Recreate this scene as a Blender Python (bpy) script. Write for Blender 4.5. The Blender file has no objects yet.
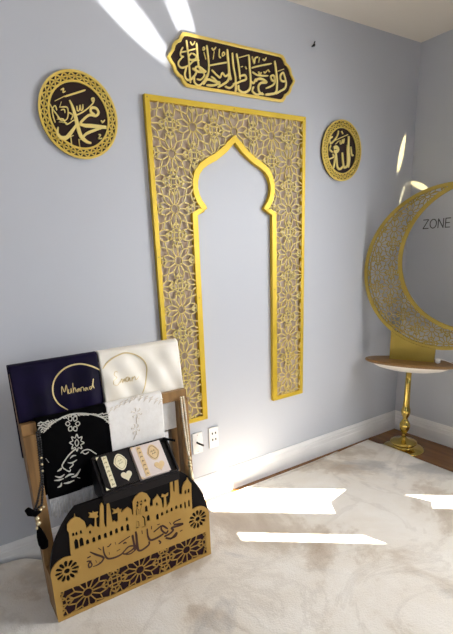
import bpy, math, random
# traced pen strokes: ([widths mm], [x, z, x, z, ... mm])
T_VERSE = [([8],[-260,74,-258,48,-254,7,-252,-41,-250,-84]),([8.1],[-210,72,-209,40,-206,-2,-203,-19]),([4.9],[-291,25,-263,33,-215,50]),([6.8],[-238,30,-253,15,-247,4,-223,9,-215,22,-233,30]),([6.8],[-285,7,-303,-11,-305,-26,-288,-32,-255,-18,-225,5,-200,8]),([6.1],[-279,45,-291,27,-292,12,-277,10]),([8.2],[-267,-28,-277,-55,-270,-73,-247,-70,-219,-42,-222,-25,-205,-16,-166,-31]),([8.9],[-237,-27,-206,-35,-166,-29]),([6.4],[-204,1,-202,-23,-177,-42,-197,-64,-217,-64]),([7.7],[-229,-53,-230,-78,-209,-89,-182,-69,-158,-34]),([8.3],[-159,72,-154,32,-152,-5,-158,-39,-170,-58]),([8.5],[-184,-82,-161,-59,-121,-63,-96,-63,-130,-78,-168,-82]),([5.9],[-156,-5,-118,5,-47,24]),([7.3],[-138,-19,-123,-29,-105,-39,-93,-42,-81,-23,-65,-34,-49,-24,-39,-16]),([7.3],[-142,-45,-121,-55,-92,-77]),([9.3],[-53,64,-47,26,-45,-18,-50,-48,-83,-70,-108,-83]),([4.3],[-242,72,-234,62,-225,65,-219,76]),([4.4],[-181,55,-175,62,-169,56,-178,50,-181,55]),([5.1],[-176,43,-166,17]),([5.1],[-133,66,-123,59,-111,72]),([4.5],[-121,54,-128,23]),([5.2],[-92,69,-96,41,-86,35]),([4.6],[-79,52,-71,59,-65,52,-76,44,-79,52]),([9.4],[-51,73,-47,35,-42,-15,-34,-45]),([8.8],[-23,64,-19,11,-9,-30,-8,-74,-13,-92]),([8.9],[0,65,11,15,17,-36]),([6.1],[14,51,70,70]),([9.8],[70,70,74,18,78,-34,70,-70,36,-87,8,-79,8,-60]),([8.3],[18,-22,45,-15,51,-31,23,-42,-8,-56,-24,-59]),([6.4],[85,20,132,35,206,55]),([6.4],[89,4,124,-5,184,1]),([7.8],[78,-34,96,-41,107,-24,115,-32]),([9.4],[110,-24,140,-17,175,-27,141,-34,124,-51,130,-75,156,-81]),([8.1],[170,-53,210,-36,225,-19,219,6,201,2,206,-14,225,-16]),([10.3],[224,69,233,29,239,-19,232,-62,201,-74,165,-80]),([8.2],[274,28,260,11,265,-8,292,-6,283,21,274,28]),([9.1],[292,0,297,-18,288,-39,260,-54,232,-69]),([5.9],[245,29,283,43]),([8.6],[96,-55,87,-74,112,-87,149,-75]),([7.5],[-69,-75,-39,-77,-10,-52]),([5.6],[89,67,101,40,107,63,124,69]),([4.9],[133,69,127,48]),([5],[152,66,164,62,173,75]),([5.7],[126,11,133,-4,142,10]),([5],[156,15,166,11,177,22]),([5.5],[25,16,33,18]),([5.5],[49,20,56,10]),([5.8],[182,27,194,18])]
T_MED_LEFT = [([4,10.9,13.3,12.8,4.9],[-33,49,-24,26,-17,-6,-12,-42,-3,-74,17,-91,35,-95]),([4.9,11.7,12.6,8.7,3.9],[-12,-28,-37,-58,-61,-82,-82,-84,-94,-72,-89,-48]),([7.5],[-5,-33,9,-17,39,5,66,5,78,18,69,32,51,31,47,17,62,9]),([7.1,11.1,12.1,10.1],[-5,-31,18,-34,45,-33,105,-33]),([5.1,9.1,6.1],[103,-31,60,-45,17,-64,1,-83]),([4.8],[-50,59,-10,74,34,91]),([3.3],[-89,40,-49,61]),([4],[-14,-1,19,16,57,46,65,65,56,64,59,53]),([3.4],[-7,32,-7,16,1,18,6,36,7,19,15,23,17,40]),([3.3],[-110,28,-101,11,-90,-4,-79,-18]),([3.3],[-102,13,-91,24,-86,9]),([3.3],[-98,-34,-103,-14,-104,13]),([3.4],[-72,21,-47,23,-44,5,-52,-18,-73,-25,-87,-13]),([2.9],[-71,11,-58,15,-56,3]),([2.8],[-65,40,-75,19]),([3.4],[-90,-22,-67,-19,-55,-36,-27,-20,-19,-20]),([3.4],[-41,6,-27,-2,-37,-19]),([2.9],[-84,-30,-54,-31]),([3],[-45,-76,-45,-91,-45,-113]),([3],[-14,-84,-13,-119]),([3],[-46,-78,-33,-73]),([3],[-15,-89,0,-82]),([3.6],[68,-62,77,-63,67,-76,82,-74]),([3.6],[85,-9,91,-17,101,-6]),([3.3],[-62,80,-51,85,-55,73,-45,77])]
T_MED_RIGHT = [([8.8,13.9,13.9,8.8],[48,77,48,10,59,-39,53,-82]),([10.1],[39,34,47,-40,42,-75,19,-83,8,-52,1,-8]),([10],[9,-77,-10,-93,-34,-85,-43,-45,-49,-16]),([9.8],[-49,-16,-58,-60,-65,-91]),([14.6],[-69,7,-50,16,-33,5,-49,-9,-66,-3]),([6.7],[-63,47,40,84]),([7.8],[-35,97,-47,67,-91,30,-101,51,-79,65]),([6],[-90,22,-99,1,-75,-12]),([6.1],[-106,-49,-67,-35,-75,-20]),([7.6],[67,26,77,-13,91,-18]),([7.3],[-10,97,1,84]),([5.5],[-54,30,-31,47]),([5.5],[-21,52,-16,35,-5,39,0,56,7,40,13,62])]
T_STAND_TEXT = [([2.7,5.9,6.5,5.4],[-190,255,-169,234,-148,216,-140,205]),([5.4,4.9,2.2],[-140,207,-151,193,-170,187,-186,188]),([3.3,5.6,6.1,4.4],[-138,256,-137,223,-126,197,-100,189,-73,191,-58,200]),([4.6,5.7,4.6],[-58,200,-37,212,-15,205,-23,193,-54,186,-66,195]),([4],[-54,183,-32,178,-8,188]),([5.2],[-16,258,-14,218,-8,189]),([5.8],[-1,264,0,187,7,174]),([4.3],[-207,219,-195,216,-189,196,-200,190,-201,205,-189,217]),([3.7],[-203,234,-196,234,-189,237]),([3.4],[-78,241,-50,250,-27,256]),([3.3],[-123,248,-115,248,-106,256]),([4.5],[-58,233,-52,237,-45,231]),([3.9],[-88,213,-73,216]),([4.3],[-157,258,-147,244]),([3.3],[-90,255,-88,243]),([3.3],[-118,222,-118,211]),([3.2],[-173,210,-170,199]),([3.3],[-159,197,-156,190]),([5.7,6.3,5.7],[50,199,46,184,12,173,-3,188,-3,238,-3,267]),([5.6],[-19,257,-16,224,-15,186]),([3.9,6.5,7.1,5.8],[46,260,47,223,58,202,86,201,116,208]),([5.9],[137,222,113,247,108,230,126,206,138,215]),([6,6.7,6],[118,194,142,196,161,207,154,220,187,217,208,219,165,231]),([6.1,6.7,5.4],[124,185,150,172,175,188,169,174,143,171]),([3.9],[72,233,89,240,108,249]),([4.6],[91,186,100,174,93,169]),([4.8],[191,188,204,190]),([4],[146,251,153,236]),([4],[162,236,172,243,200,245]),([3.9],[91,260,104,259]),([4.5],[66,264,64,250]),([3.8],[23,261,24,245])]
T_SKYLINE = [-259,279,-254,361,-259,375,-256,399,-241,413,-228,418,-225,431,-224,416,-209,407,-194,386,-191,367,-191,355,-184,358,-173,367,-166,352,-160,350,-154,386,-176,396,-170,406,-176,416,-162,409,-158,416,-153,408,-140,406,-145,398,-141,388,-150,383,-152,348,-143,341,-140,355,-130,429,-123,439,-117,424,-123,354,-120,334,-115,332,-103,432,-98,437,-94,420,-91,344,-82,347,-76,336,-69,341,-65,376,-87,377,-81,387,-86,399,-71,390,-61,395,-56,383,-49,385,-54,373,-49,369,-39,378,-24,383,-11,368,-9,343,-5,341,-3,387,-4,398,8,415,28,427,35,438,37,428,59,412,72,385,67,366,69,350,81,354,82,376,98,386,104,395,110,381,119,365,122,325,128,328,132,371,120,376,125,388,139,379,152,385,149,372,140,370,141,324,155,340,161,369,164,437,170,444,175,430,176,380,181,378,184,435,194,447,201,428,201,361,214,356,217,387,227,405,238,412,243,423,249,409,261,388,259,362,257,275]
T_WINDOWS = [[-240,351,8,16],[-228,350,8,16],[-212,350,8,16],[-179,336,8,14],[-234,309,15,44],[-215,309,15,40],[-193,300,12,22],[-169,299,12,24],[-147,300,12,24],[-124,299,12,24],[-101,300,12,24],[-79,301,12,24],[-56,302,12,24],[-33,297,12,34],[-33,334,9,18],[15,377,8,16],[31,378,8,16],[15,349,10,30],[32,347,10,30],[7,294,12,34],[30,299,13,46],[17,388,8,14],[33,386,8,14],[50,386,8,14],[12,349,11,30],[31,348,11,30],[51,349,11,30],[9,296,13,28],[33,299,19,51],[56,305,13,28],[96,295,12,28],[117,300,10,19],[140,302,10,19],[161,304,10,19],[183,306,10,19],[205,304,10,21],[98,352,8,16],[230,361,8,21],[246,361,8,21],[225,303,9,35],[244,304,9,35]]
T_NAME_DARK = [([3.9],[-2407,836,-2403,868,-2396,845,-2387,870,-2385,835]),([4],[-2380,853,-2382,838,-2374,839,-2371,854,-2370,835]),([4],[-2362,873,-2364,836,-2362,847,-2356,853,-2354,836]),([4],[-2343,848,-2350,843,-2348,836,-2341,848,-2340,835]),([4],[-2336,835,-2335,848,-2327,850,-2326,836]),([4.1],[-2315,848,-2322,844,-2320,836,-2314,847,-2311,836]),([4.1],[-2297,849,-2305,846,-2302,838,-2294,848,-2285,876,-2290,852,-2286,839])]
T_ARC_DARK = [([5.4],[-2249,899,-2275,918,-2304,933,-2330,940,-2362,939,-2392,929,-2419,906,-2434,877,-2437,847,-2431,821,-2417,797,-2393,775])]
T_NAME_LIGHT = [([3.7],[-2185,882,-2195,887,-2202,875,-2192,862,-2207,854,-2209,839,-2193,833,-2178,846]),([3.8],[-2179,838,-2171,853,-2169,836,-2161,851,-2158,836]),([3.8],[-2140,852,-2148,856,-2154,848,-2152,837,-2145,839,-2140,852,-2137,835]),([3.9],[-2130,834,-2127,853,-2127,844,-2117,854,-2114,840,-2111,838,-2097,848])]
T_ARC_LIGHT = [([4.4],[-2244,906,-2220,928,-2186,946,-2147,953,-2110,941,-2078,917,-2062,887,-2063,852,-2073,815,-2092,779])]
T_EMB = [([4.3],[-2500,726,-2471,749,-2434,765,-2392,771,-2344,762,-2303,744,-2273,723,-2255,696]),([1.1,4.6,1.1],[-2514,763,-2508,765,-2502,767]),([1.2,4.6,1.2],[-2516,758,-2509,757,-2503,752]),([1.2,4.6,1.2],[-2517,740,-2511,746,-2505,750]),([1.2,4.6,1.2],[-2520,733,-2512,735,-2505,737]),([1.2,4.6,1.2],[-2504,770,-2500,765,-2495,760]),([1.2,4.6,1.2],[-2507,754,-2501,756,-2495,760]),([1.2,4.6,1.2],[-2509,751,-2502,748,-2495,746]),([1.2,4.6,1.2],[-2509,736,-2503,740,-2497,745]),([1.2,4.6,1.2],[-2509,731,-2505,731,-2500,733]),([1.2,4.6,1.2],[-2499,765,-2492,762,-2484,762]),([1.2,4.6,1.2],[-2500,759,-2493,754,-2486,749]),([1.2,4.7,1.2],[-2499,749,-2494,742,-2490,739]),([1.2,4.7,1.2],[-2499,738,-2495,735,-2492,730]),([1.2,4.7,1.2],[-2491,761,-2483,764,-2475,766]),([1.2,4.7,1.2],[-2489,759,-2484,756,-2479,753]),([1.2,4.7,1.2],[-2491,748,-2485,748,-2479,748]),([1.2,4.7,1.2],[-2494,744,-2486,740,-2479,737]),([1.2,4.7,1.2],[-2479,770,-2475,761,-2470,756]),([1.2,4.7,1.2],[-2480,758,-2476,754,-2471,753]),([1.2,4.7,1.2],[-2481,756,-2477,748,-2472,740]),([1.2,4.7,1.2],[-2471,766,-2466,761,-2462,759]),([1.2,4.7,1.2],[-2473,757,-2467,756,-2462,752]),([1.2,4.7,1.2],[-2464,767,-2458,761,-2452,753]),([1.2,4.7,1.2],[-2454,766,-2449,763,-2444,757]),([1.2,4.8,1.2],[-2447,762,-2440,762,-2433,764]),([1.2,4.8,1.2],[-2437,760,-2431,766,-2426,769]),([1.2,4.8,1.2],[-2427,768,-2422,763,-2417,761]),([1.2,4.8,1.2],[-2417,771,-2414,763,-2410,759]),([1.2,4.8,1.2],[-2409,765,-2405,765,-2400,766]),([1.2,4.8,1.2],[-2400,762,-2395,766,-2391,769]),([1.2,4.9,1.2],[-2392,767,-2386,767,-2382,762]),([1.2,4.9,1.2],[-2382,769,-2378,762,-2373,759]),([1.2,4.9,1.2],[-2373,768,-2369,762,-2365,757]),([1.2,4.9,1.2],[-2367,763,-2360,761,-2352,759]),([1.2,5,1.2],[-2358,762,-2351,758,-2344,757]),([1.2,5,1.2],[-2348,760,-2342,757,-2335,756]),([1.3,5,1.3],[-2339,754,-2333,754,-2327,757]),([1.3,5,1.3],[-2331,755,-2323,755,-2316,751]),([1.3,5,1.3],[-2322,752,-2314,753,-2307,750]),([1.3,5.1,1.3],[-2313,752,-2305,750,-2298,745]),([1.3,5.1,1.3],[-2303,749,-2296,745,-2290,742]),([1.3,5.1,1.3],[-2295,746,-2287,746,-2278,747]),([1.3,5.1,1.3],[-2291,735,-2288,737,-2284,741]),([1.3,5.1,1.3],[-2281,750,-2277,745,-2274,739]),([1.3,5.1,1.3],[-2285,736,-2278,734,-2272,730]),([1.3,5.2,1.3],[-2274,743,-2267,744,-2261,745]),([1.3,5.2,1.3],[-2275,733,-2269,733,-2262,735]),([1.3,5.2,1.3],[-2275,719,-2270,723,-2264,728]),([1.3,5.2,1.3],[-2264,742,-2258,742,-2252,744]),([1.3,5.2,1.3],[-2265,731,-2259,733,-2253,734]),([1.3,5.2,1.3],[-2265,725,-2260,722,-2255,718]),([1.3,5.2,1.3],[-2270,710,-2261,711,-2253,711]),([3.1],[-2385,732,-2377,721,-2368,728,-2374,738,-2385,732]),([3.1],[-2390,723,-2394,710,-2384,703,-2380,716,-2390,723]),([3.1],[-2399,726,-2410,723,-2410,710,-2399,711,-2399,726]),([3],[-2403,736,-2410,747,-2419,740,-2412,730,-2403,736]),([3],[-2397,745,-2393,758,-2403,764,-2407,752,-2397,745]),([3.1],[-2388,742,-2377,745,-2377,758,-2388,757,-2388,742]),([1.9,5,1.9],[-2373,660,-2362,649,-2375,645]),([1.9,5,1.9],[-2375,645,-2373,629,-2385,637]),([1.9,5,1.9],[-2385,637,-2392,624,-2396,641]),([1.9,5,1.9],[-2396,641,-2409,639,-2403,653]),([1.9,4.9,1.9],[-2403,653,-2414,664,-2401,668]),([1.9,4.9,1.9],[-2401,668,-2404,684,-2392,676]),([1.9,5,1.9],[-2392,676,-2384,689,-2380,673]),([1.9,5,1.9],[-2380,673,-2367,674,-2373,660]),([3.1],[-2386,671,-2395,659,-2390,643,-2381,655,-2386,671]),([4.3],[-2393,636,-2419,621,-2435,607,-2452,587,-2451,575,-2440,562]),([1.6,5.4,1.6],[-2421,603,-2409,610,-2397,608]),([1.6,5.4,1.6],[-2431,589,-2416,584,-2396,590]),([3.8],[-2429,565,-2413,575,-2416,584]),([1.6,7.5,2.7],[-2473,567,-2462,571,-2455,576]),([2.1,7.5,2.1],[-2483,551,-2466,541,-2449,548]),([2.1,6.4,2.1],[-2488,535,-2470,531,-2454,533]),([2.2,7.5,2.7],[-2481,504,-2469,507,-2464,518]),([2.2,7.7,2.7],[-2457,513,-2439,510,-2417,512]),([2.2,7.6,2.2],[-2449,534,-2432,540,-2414,537]),([2.2,8.8,2.8],[-2426,528,-2407,529,-2388,549]),([2.2,7.8,2.2],[-2405,520,-2394,513]),([1.6,5.4,1.6],[-2447,568,-2430,553,-2424,561]),([3.9],[-2379,611,-2366,619,-2347,617,-2330,601,-2320,591]),([3.3],[-2372,612,-2362,603,-2348,608]),([1.5,4.6,1.5],[-2517,648,-2518,621]),([1.6,4.1,1.6],[-2505,628,-2497,610])]
T_LACE = [([1.1,4.6,1.1],[-2255,742,-2245,753,-2237,752]),([1.1,4,1.1],[-2249,758,-2240,760,-2235,763]),([1.2,4.6,1.2],[-2235,746,-2225,757,-2216,756]),([1.2,4,1.2],[-2229,762,-2219,764,-2214,767]),([1.2,4.6,1.2],[-2213,756,-2203,766,-2194,765]),([1.2,4.1,1.2],[-2207,772,-2198,774,-2193,777]),([1.2,4.7,1.2],[-2192,760,-2182,770,-2173,770]),([1.2,4.1,1.2],[-2186,776,-2177,778,-2171,781]),([1.2,4.7,1.2],[-2168,763,-2158,774,-2149,773]),([1.2,4.1,1.2],[-2162,779,-2152,781,-2147,784]),([1.2,4.8,1.2],[-2149,771,-2139,782,-2130,781]),([1.2,4.2,1.2],[-2143,787,-2133,789,-2128,792]),([1.2,4.8,1.2],[-2128,763,-2118,774,-2109,773]),([1.2,4.2,1.2],[-2123,780,-2113,782,-2107,785]),([1.2,4.9,1.2],[-2108,756,-2097,767,-2088,766]),([1.2,4.2,1.2],[-2102,772,-2091,774,-2086,777]),([1.2,4.9,1.2],[-2086,748,-2076,759,-2066,758]),([1.2,4.3,1.2],[-2080,765,-2070,767,-2065,770]),([1.2,5,1.2],[-2065,737,-2054,748,-2045,747]),([1.2,4.3,1.2],[-2059,754,-2049,756,-2043,759]),([1.3,5,1.3],[-2046,730,-2036,741,-2026,740]),([1.3,4.4,1.3],[-2040,747,-2030,749,-2024,752]),([3],[-2136,715,-2124,706,-2120,711]),([3.1],[-2146,647,-2138,639,-2135,645]),([3],[-2140,710,-2140,696,-2133,693]),([3.1],[-2149,642,-2150,628,-2145,626]),([3],[-2146,711,-2158,706,-2155,699]),([3],[-2155,644,-2164,638,-2162,630]),([3],[-2148,718,-2160,727,-2164,722]),([3],[-2158,651,-2166,659,-2169,653]),([3],[-2145,723,-2144,737,-2151,739]),([3],[-2154,656,-2153,670,-2158,672]),([3],[-2139,722,-2127,727,-2129,734]),([3],[-2148,654,-2139,660,-2141,668]),([3],[-2144,699,-2145,672]),([3.1],[-2154,628,-2165,606])]
from mathutils import Vector, Matrix
from mathutils.geometry import delaunay_2d_cdt
random.seed(7)
PI = math.pi
sc = bpy.context.scene
col = sc.collection

# ------------------------------------------------------------------ materials
def lin(c):
    f = lambda v: v/12.92 if v <= .04045 else ((v+.055)/1.055)**2.4
    return (f(c[0]/255), f(c[1]/255), f(c[2]/255), 1)

def mat(name, rgb, rough=.5, metal=0., noise=None, bump=None, spec=.5, coat=0., sheen=0.):
    m = bpy.data.materials.new(name); m.use_nodes = True
    nt = m.node_tree; b = nt.nodes['Principled BSDF']
    b.inputs['Base Color'].default_value = lin(rgb)
    b.inputs['Roughness'].default_value = rough
    b.inputs['Metallic'].default_value = metal
    b.inputs['Specular IOR Level'].default_value = spec
    b.inputs['Coat Weight'].default_value = coat
    b.inputs['Sheen Weight'].default_value = sheen
    tc = nt.nodes.new('ShaderNodeTexCoord')
    if noise:
        rgb2, scale, det = noise
        n = nt.nodes.new('ShaderNodeTexNoise'); n.inputs['Scale'].default_value = scale; n.inputs['Detail'].default_value = det
        r = nt.nodes.new('ShaderNodeValToRGB'); r.color_ramp.elements[0].position = .35; r.color_ramp.elements[1].position = .65
        r.color_ramp.elements[0].color = lin(rgb); r.color_ramp.elements[1].color = lin(rgb2)
        nt.links.new(tc.outputs['Object'], n.inputs['Vector']); nt.links.new(n.outputs['Fac'], r.inputs['Fac'])
        nt.links.new(r.outputs['Color'], b.inputs['Base Color'])
    if bump:
        scale, st, dist = bump
        n2 = nt.nodes.new('ShaderNodeTexNoise'); n2.inputs['Scale'].default_value = scale; n2.inputs['Detail'].default_value = 4
        bp = nt.nodes.new('ShaderNodeBump'); bp.inputs['Strength'].default_value = st; bp.inputs['Distance'].default_value = dist
        nt.links.new(tc.outputs['Object'], n2.inputs['Vector']); nt.links.new(n2.outputs['Fac'], bp.inputs['Height'])
        nt.links.new(bp.outputs['Normal'], b.inputs['Normal'])
        n2.inputs['Detail'].default_value = 1.5 if dist > .005 else 4
    return m

def mat_wood(name, c1, c2, rough=.4, axis=0, scale=14, coat=0):
    m = mat(name, c1, rough, coat=coat); nt = m.node_tree; b = nt.nodes['Principled BSDF']
    tc = nt.nodes.new('ShaderNodeTexCoord'); mp = nt.nodes.new('ShaderNodeMapping')
    s = [scale]*3; s[axis] = scale*.07; mp.inputs['Scale'].default_value = s
    n = nt.nodes.new('ShaderNodeTexNoise'); n.inputs['Scale'].default_value = 3; n.inputs['Detail'].default_value = 6; n.inputs['Distortion'].default_value = .6
    r = nt.nodes.new('ShaderNodeValToRGB'); r.color_ramp.elements[0].position = .3; r.color_ramp.elements[1].position = .7
    r.color_ramp.elements[0].color = lin(c1); r.color_ramp.elements[1].color = lin(c2)
    nt.links.new(tc.outputs['Object'], mp.inputs['Vector']); nt.links.new(mp.outputs['Vector'], n.inputs['Vector'])
    nt.links.new(n.outputs['Fac'], r.inputs['Fac']); nt.links.new(r.outputs['Color'], b.inputs['Base Color'])
    return m

M = {}
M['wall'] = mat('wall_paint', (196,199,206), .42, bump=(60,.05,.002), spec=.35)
M['wall_dim'] = mat('low_bounce_wall_paint', (118,126,142), .5, bump=(60,.05,.002), spec=.35)  # unseen walls, darkened to send less bounce light into the room
M['ceil'] = mat('ceiling_paint', (232,226,216), .8, bump=(90,.06,.002))
M['trim'] = mat('white_trim_paint', (232,231,230), .35, noise=((240,239,238),5,2))
M['gold'] = mat('satin_gold', (204,170,38), .42, .35, noise=((214,182,56),4,2))
M['gold_dull'] = mat('olive_gold', (164,142,58), .5, .3, noise=((176,154,70),5,2))
M['gold_lat'] = mat('pale_gold_lattice', (228,206,128), .5, .1, noise=((232,212,142),6,2))
M['gold_bright'] = mat('polished_gold', (236,204,96), .3, .45, noise=((242,214,116),6,2))
M['gold_stand'] = mat('matte_gold', (176,138,68), .5, .25, noise=((188,150,78),7,2))
M['gold_thread'] = mat('gold_thread', (214,190,130), .4, .3, noise=((228,206,150),30,2))
M['gold_script'] = mat('pale_gold_script', (240,216,128), .35, .2, noise=((244,224,144),6,2))
M['brass'] = mat('polished_brass', (206,180,100), .12, 1., noise=((198,170,88),12,2))
M['plum'] = mat('dark_plum_acrylic', (40,25,22), .3, noise=((48,31,27),3,2), spec=.3)
M['black_board'] = mat('black_board', (7,5,7), .45, noise=((12,8,10),4,2), spec=.15)
M['maroon'] = mat('maroon_backing', (32,10,20), .45, noise=((40,14,26),6,2), spec=.2)
M['black_tray'] = mat('black_lacquer', (17,13,15), .35, noise=((22,17,19),8,2), spec=.3)
M['purple'] = mat('purple_satin', (20,10,44), .5, noise=((12,7,30),9,3), bump=(14,.25,.01), spec=.12)
M['satin'] = mat('ivory_satin', (236,228,212), .4, noise=((240,234,222),9,3), bump=(4.5,.55,.035), sheen=.2)
M['velvet'] = mat('black_velvet', (5,5,6), .9, noise=((8,8,9),30,3), spec=.05)
M['lace'] = mat('white_lace_cloth', (238,234,228), .75, noise=((244,241,236),40,3), bump=(120,.2,.002))
M['lace_thread'] = mat('beige_thread', (224,214,198), .6, noise=((230,220,205),40,2))
M['silver'] = mat('silver_thread', (196,192,178), .5, .1, noise=((206,204,196),40,2))
M['fringe'] = mat('grey_fringe', (206,206,204), .7, noise=((180,180,180),60,2))
M['taupe'] = mat('taupe_backing', (190,170,152), .6, noise=((196,178,160),4,2))
M['wood'] = mat_wood('light_brown_wood', (158,120,72), (130,96,56), .5, 2)
M['wood_top'] = mat_wood('oak_tabletop', (140,104,58), (120,88,46), .4, 1)
M['floor'] = mat_wood('brown_floorboards', (136,90,42), (108,68,30), .25, 1, 9)
M['white_glaze'] = mat('white_glaze', (236,230,220), .3, noise=((240,236,228),6,2))
M['white_plastic'] = mat('white_plastic', (236,234,230), .35, noise=((240,238,235),10,2))
M['black_plastic'] = mat('black_plastic', (20,20,22), .35, noise=((28,28,30),10,2))
M['pink_cover'] = mat('blush_cover', (222,206,198), .45, noise=((228,214,206),20,2))
M['pages'] = mat('cream_pages', (226,212,186), .7, noise=((214,198,168),90,2))
M['cream_plate'] = mat('ivory_gilt_plate', (236,226,190), .35, .1, noise=((242,234,204),40,2))
M['peach_plate'] = mat('peach_gilt_plate', (222,190,140), .4, .2, noise=((230,204,158),40,2))
M['bead_black'] = mat('black_bead', (14,13,15), .2, noise=((20,18,20),20,2))
M['bead_gold'] = mat('pale_gold_bead', (226,206,160), .25, .4, noise=((236,220,180),30,2))
M['pearl'] = mat('pearl_bead', (236,226,206), .25, noise=((226,208,172),30,2))
M['ink'] = mat('dark_lettering', (58,28,22), .5, noise=((66,34,26),20,2))
M['grey_letter'] = mat('dark_grey_vinyl', (52,52,54), .5, noise=((58,58,60),20,2))

def rug_material():
    m = mat('marbled_rug_pile', (222,212,198), .95, spec=.1); nt = m.node_tree; b = nt.nodes['Principled BSDF']
    b.inputs['Sheen Weight'].default_value = .25
    tc = nt.nodes.new('ShaderNodeTexCoord')
    def noise(scale, det, dist, off):
        mp = nt.nodes.new('ShaderNodeMapping'); mp.inputs['Location'].default_value = off
        n = nt.nodes.new('ShaderNodeTexNoise'); n.inputs['Scale'].default_value = scale; n.inputs['Detail'].default_value = det
        n.inputs['Distortion'].default_value = dist; n.inputs['Roughness'].default_value = .6
        nt.links.new(tc.outputs['Object'], mp.inputs['Vector']); nt.links.new(mp.outputs['Vector'], n.inputs['Vector']); return n.outputs['Fac']
    def ramp(src, stops):
        r = nt.nodes.new('ShaderNodeValToRGB'); e = r.color_ramp.elements
        while len(e) < len(stops): e.new(.5)
        for k, (p, c) in enumerate(stops): e[k].position = p; e[k].color = c
        nt.links.new(src, r.inputs['Fac']); return r.outputs['Color']
    def mix(a, b_, f):
        x = nt.nodes.new('ShaderNodeMix'); x.data_type = 'RGBA'
        nt.links.new(a, x.inputs[6]); nt.links.new(b_, x.inputs[7]); nt.links.new(f, x.inputs[0]); return x.outputs[2]
    base = ramp(noise(1.9, 7, .7, (3.1, 1.7, 0)), [(.32, lin((186,168,148))), (.43, lin((212,200,184))), (.48, lin((232,224,212))), (.66, lin((241,236,228)))])
    grey = ramp(noise(1.3, 8, 1.1, (7.3, 4.2, 0)), [(.0, (0,0,0,1)), (.56, (0,0,0,1)), (.66, (.75,.75,.75,1)), (1, (1,1,1,1))])
    gcol = ramp(noise(9, 4, 0, (0,0,0)), [(.3, lin((166,162,160))), (.7, lin((190,186,180)))])
    c = mix(base, gcol, grey)
    vein = ramp(noise(1.5, 6, 1.6, (11, 2, 0)), [(.0, (0,0,0,1)), (.47, (0,0,0,1)), (.5, (.22,.22,.22,1)), (.53, (0,0,0,1)), (1, (0,0,0,1))])
    vc = ramp(noise(5, 2, 0, (1,1,0)), [(.3, lin((176,164,150))), (.7, lin((188,176,160)))])
    c = mix(c, vc, vein)
    nt.links.new(c, b.inputs['Base Color'])
    n2 = nt.nodes.new('ShaderNodeTexNoise'); n2.inputs['Scale'].default_value = 170; n2.inputs['Detail'].default_value = 3
    n3 = nt.nodes.new('ShaderNodeTexNoise'); n3.inputs['Scale'].default_value = 22; n3.inputs['Detail'].default_value = 4
    ad = nt.nodes.new('ShaderNodeMath'); ad.operation = 'ADD'
    for n in (n2, n3): nt.links.new(tc.outputs['Object'], n.inputs['Vector'])
    nt.links.new(n2.outputs['Fac'], ad.inputs[0]); nt.links.new(n3.outputs['Fac'], ad.inputs[1])
    bp = nt.nodes.new('ShaderNodeBump'); bp.inputs['Strength'].default_value = .5; bp.inputs['Distance'].default_value = .006
    nt.links.new(ad.outputs[0], bp.inputs['Height']); nt.links.new(bp.outputs['Normal'], b.inputs['Normal'])
    return m
M['rug'] = rug_material()

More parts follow.
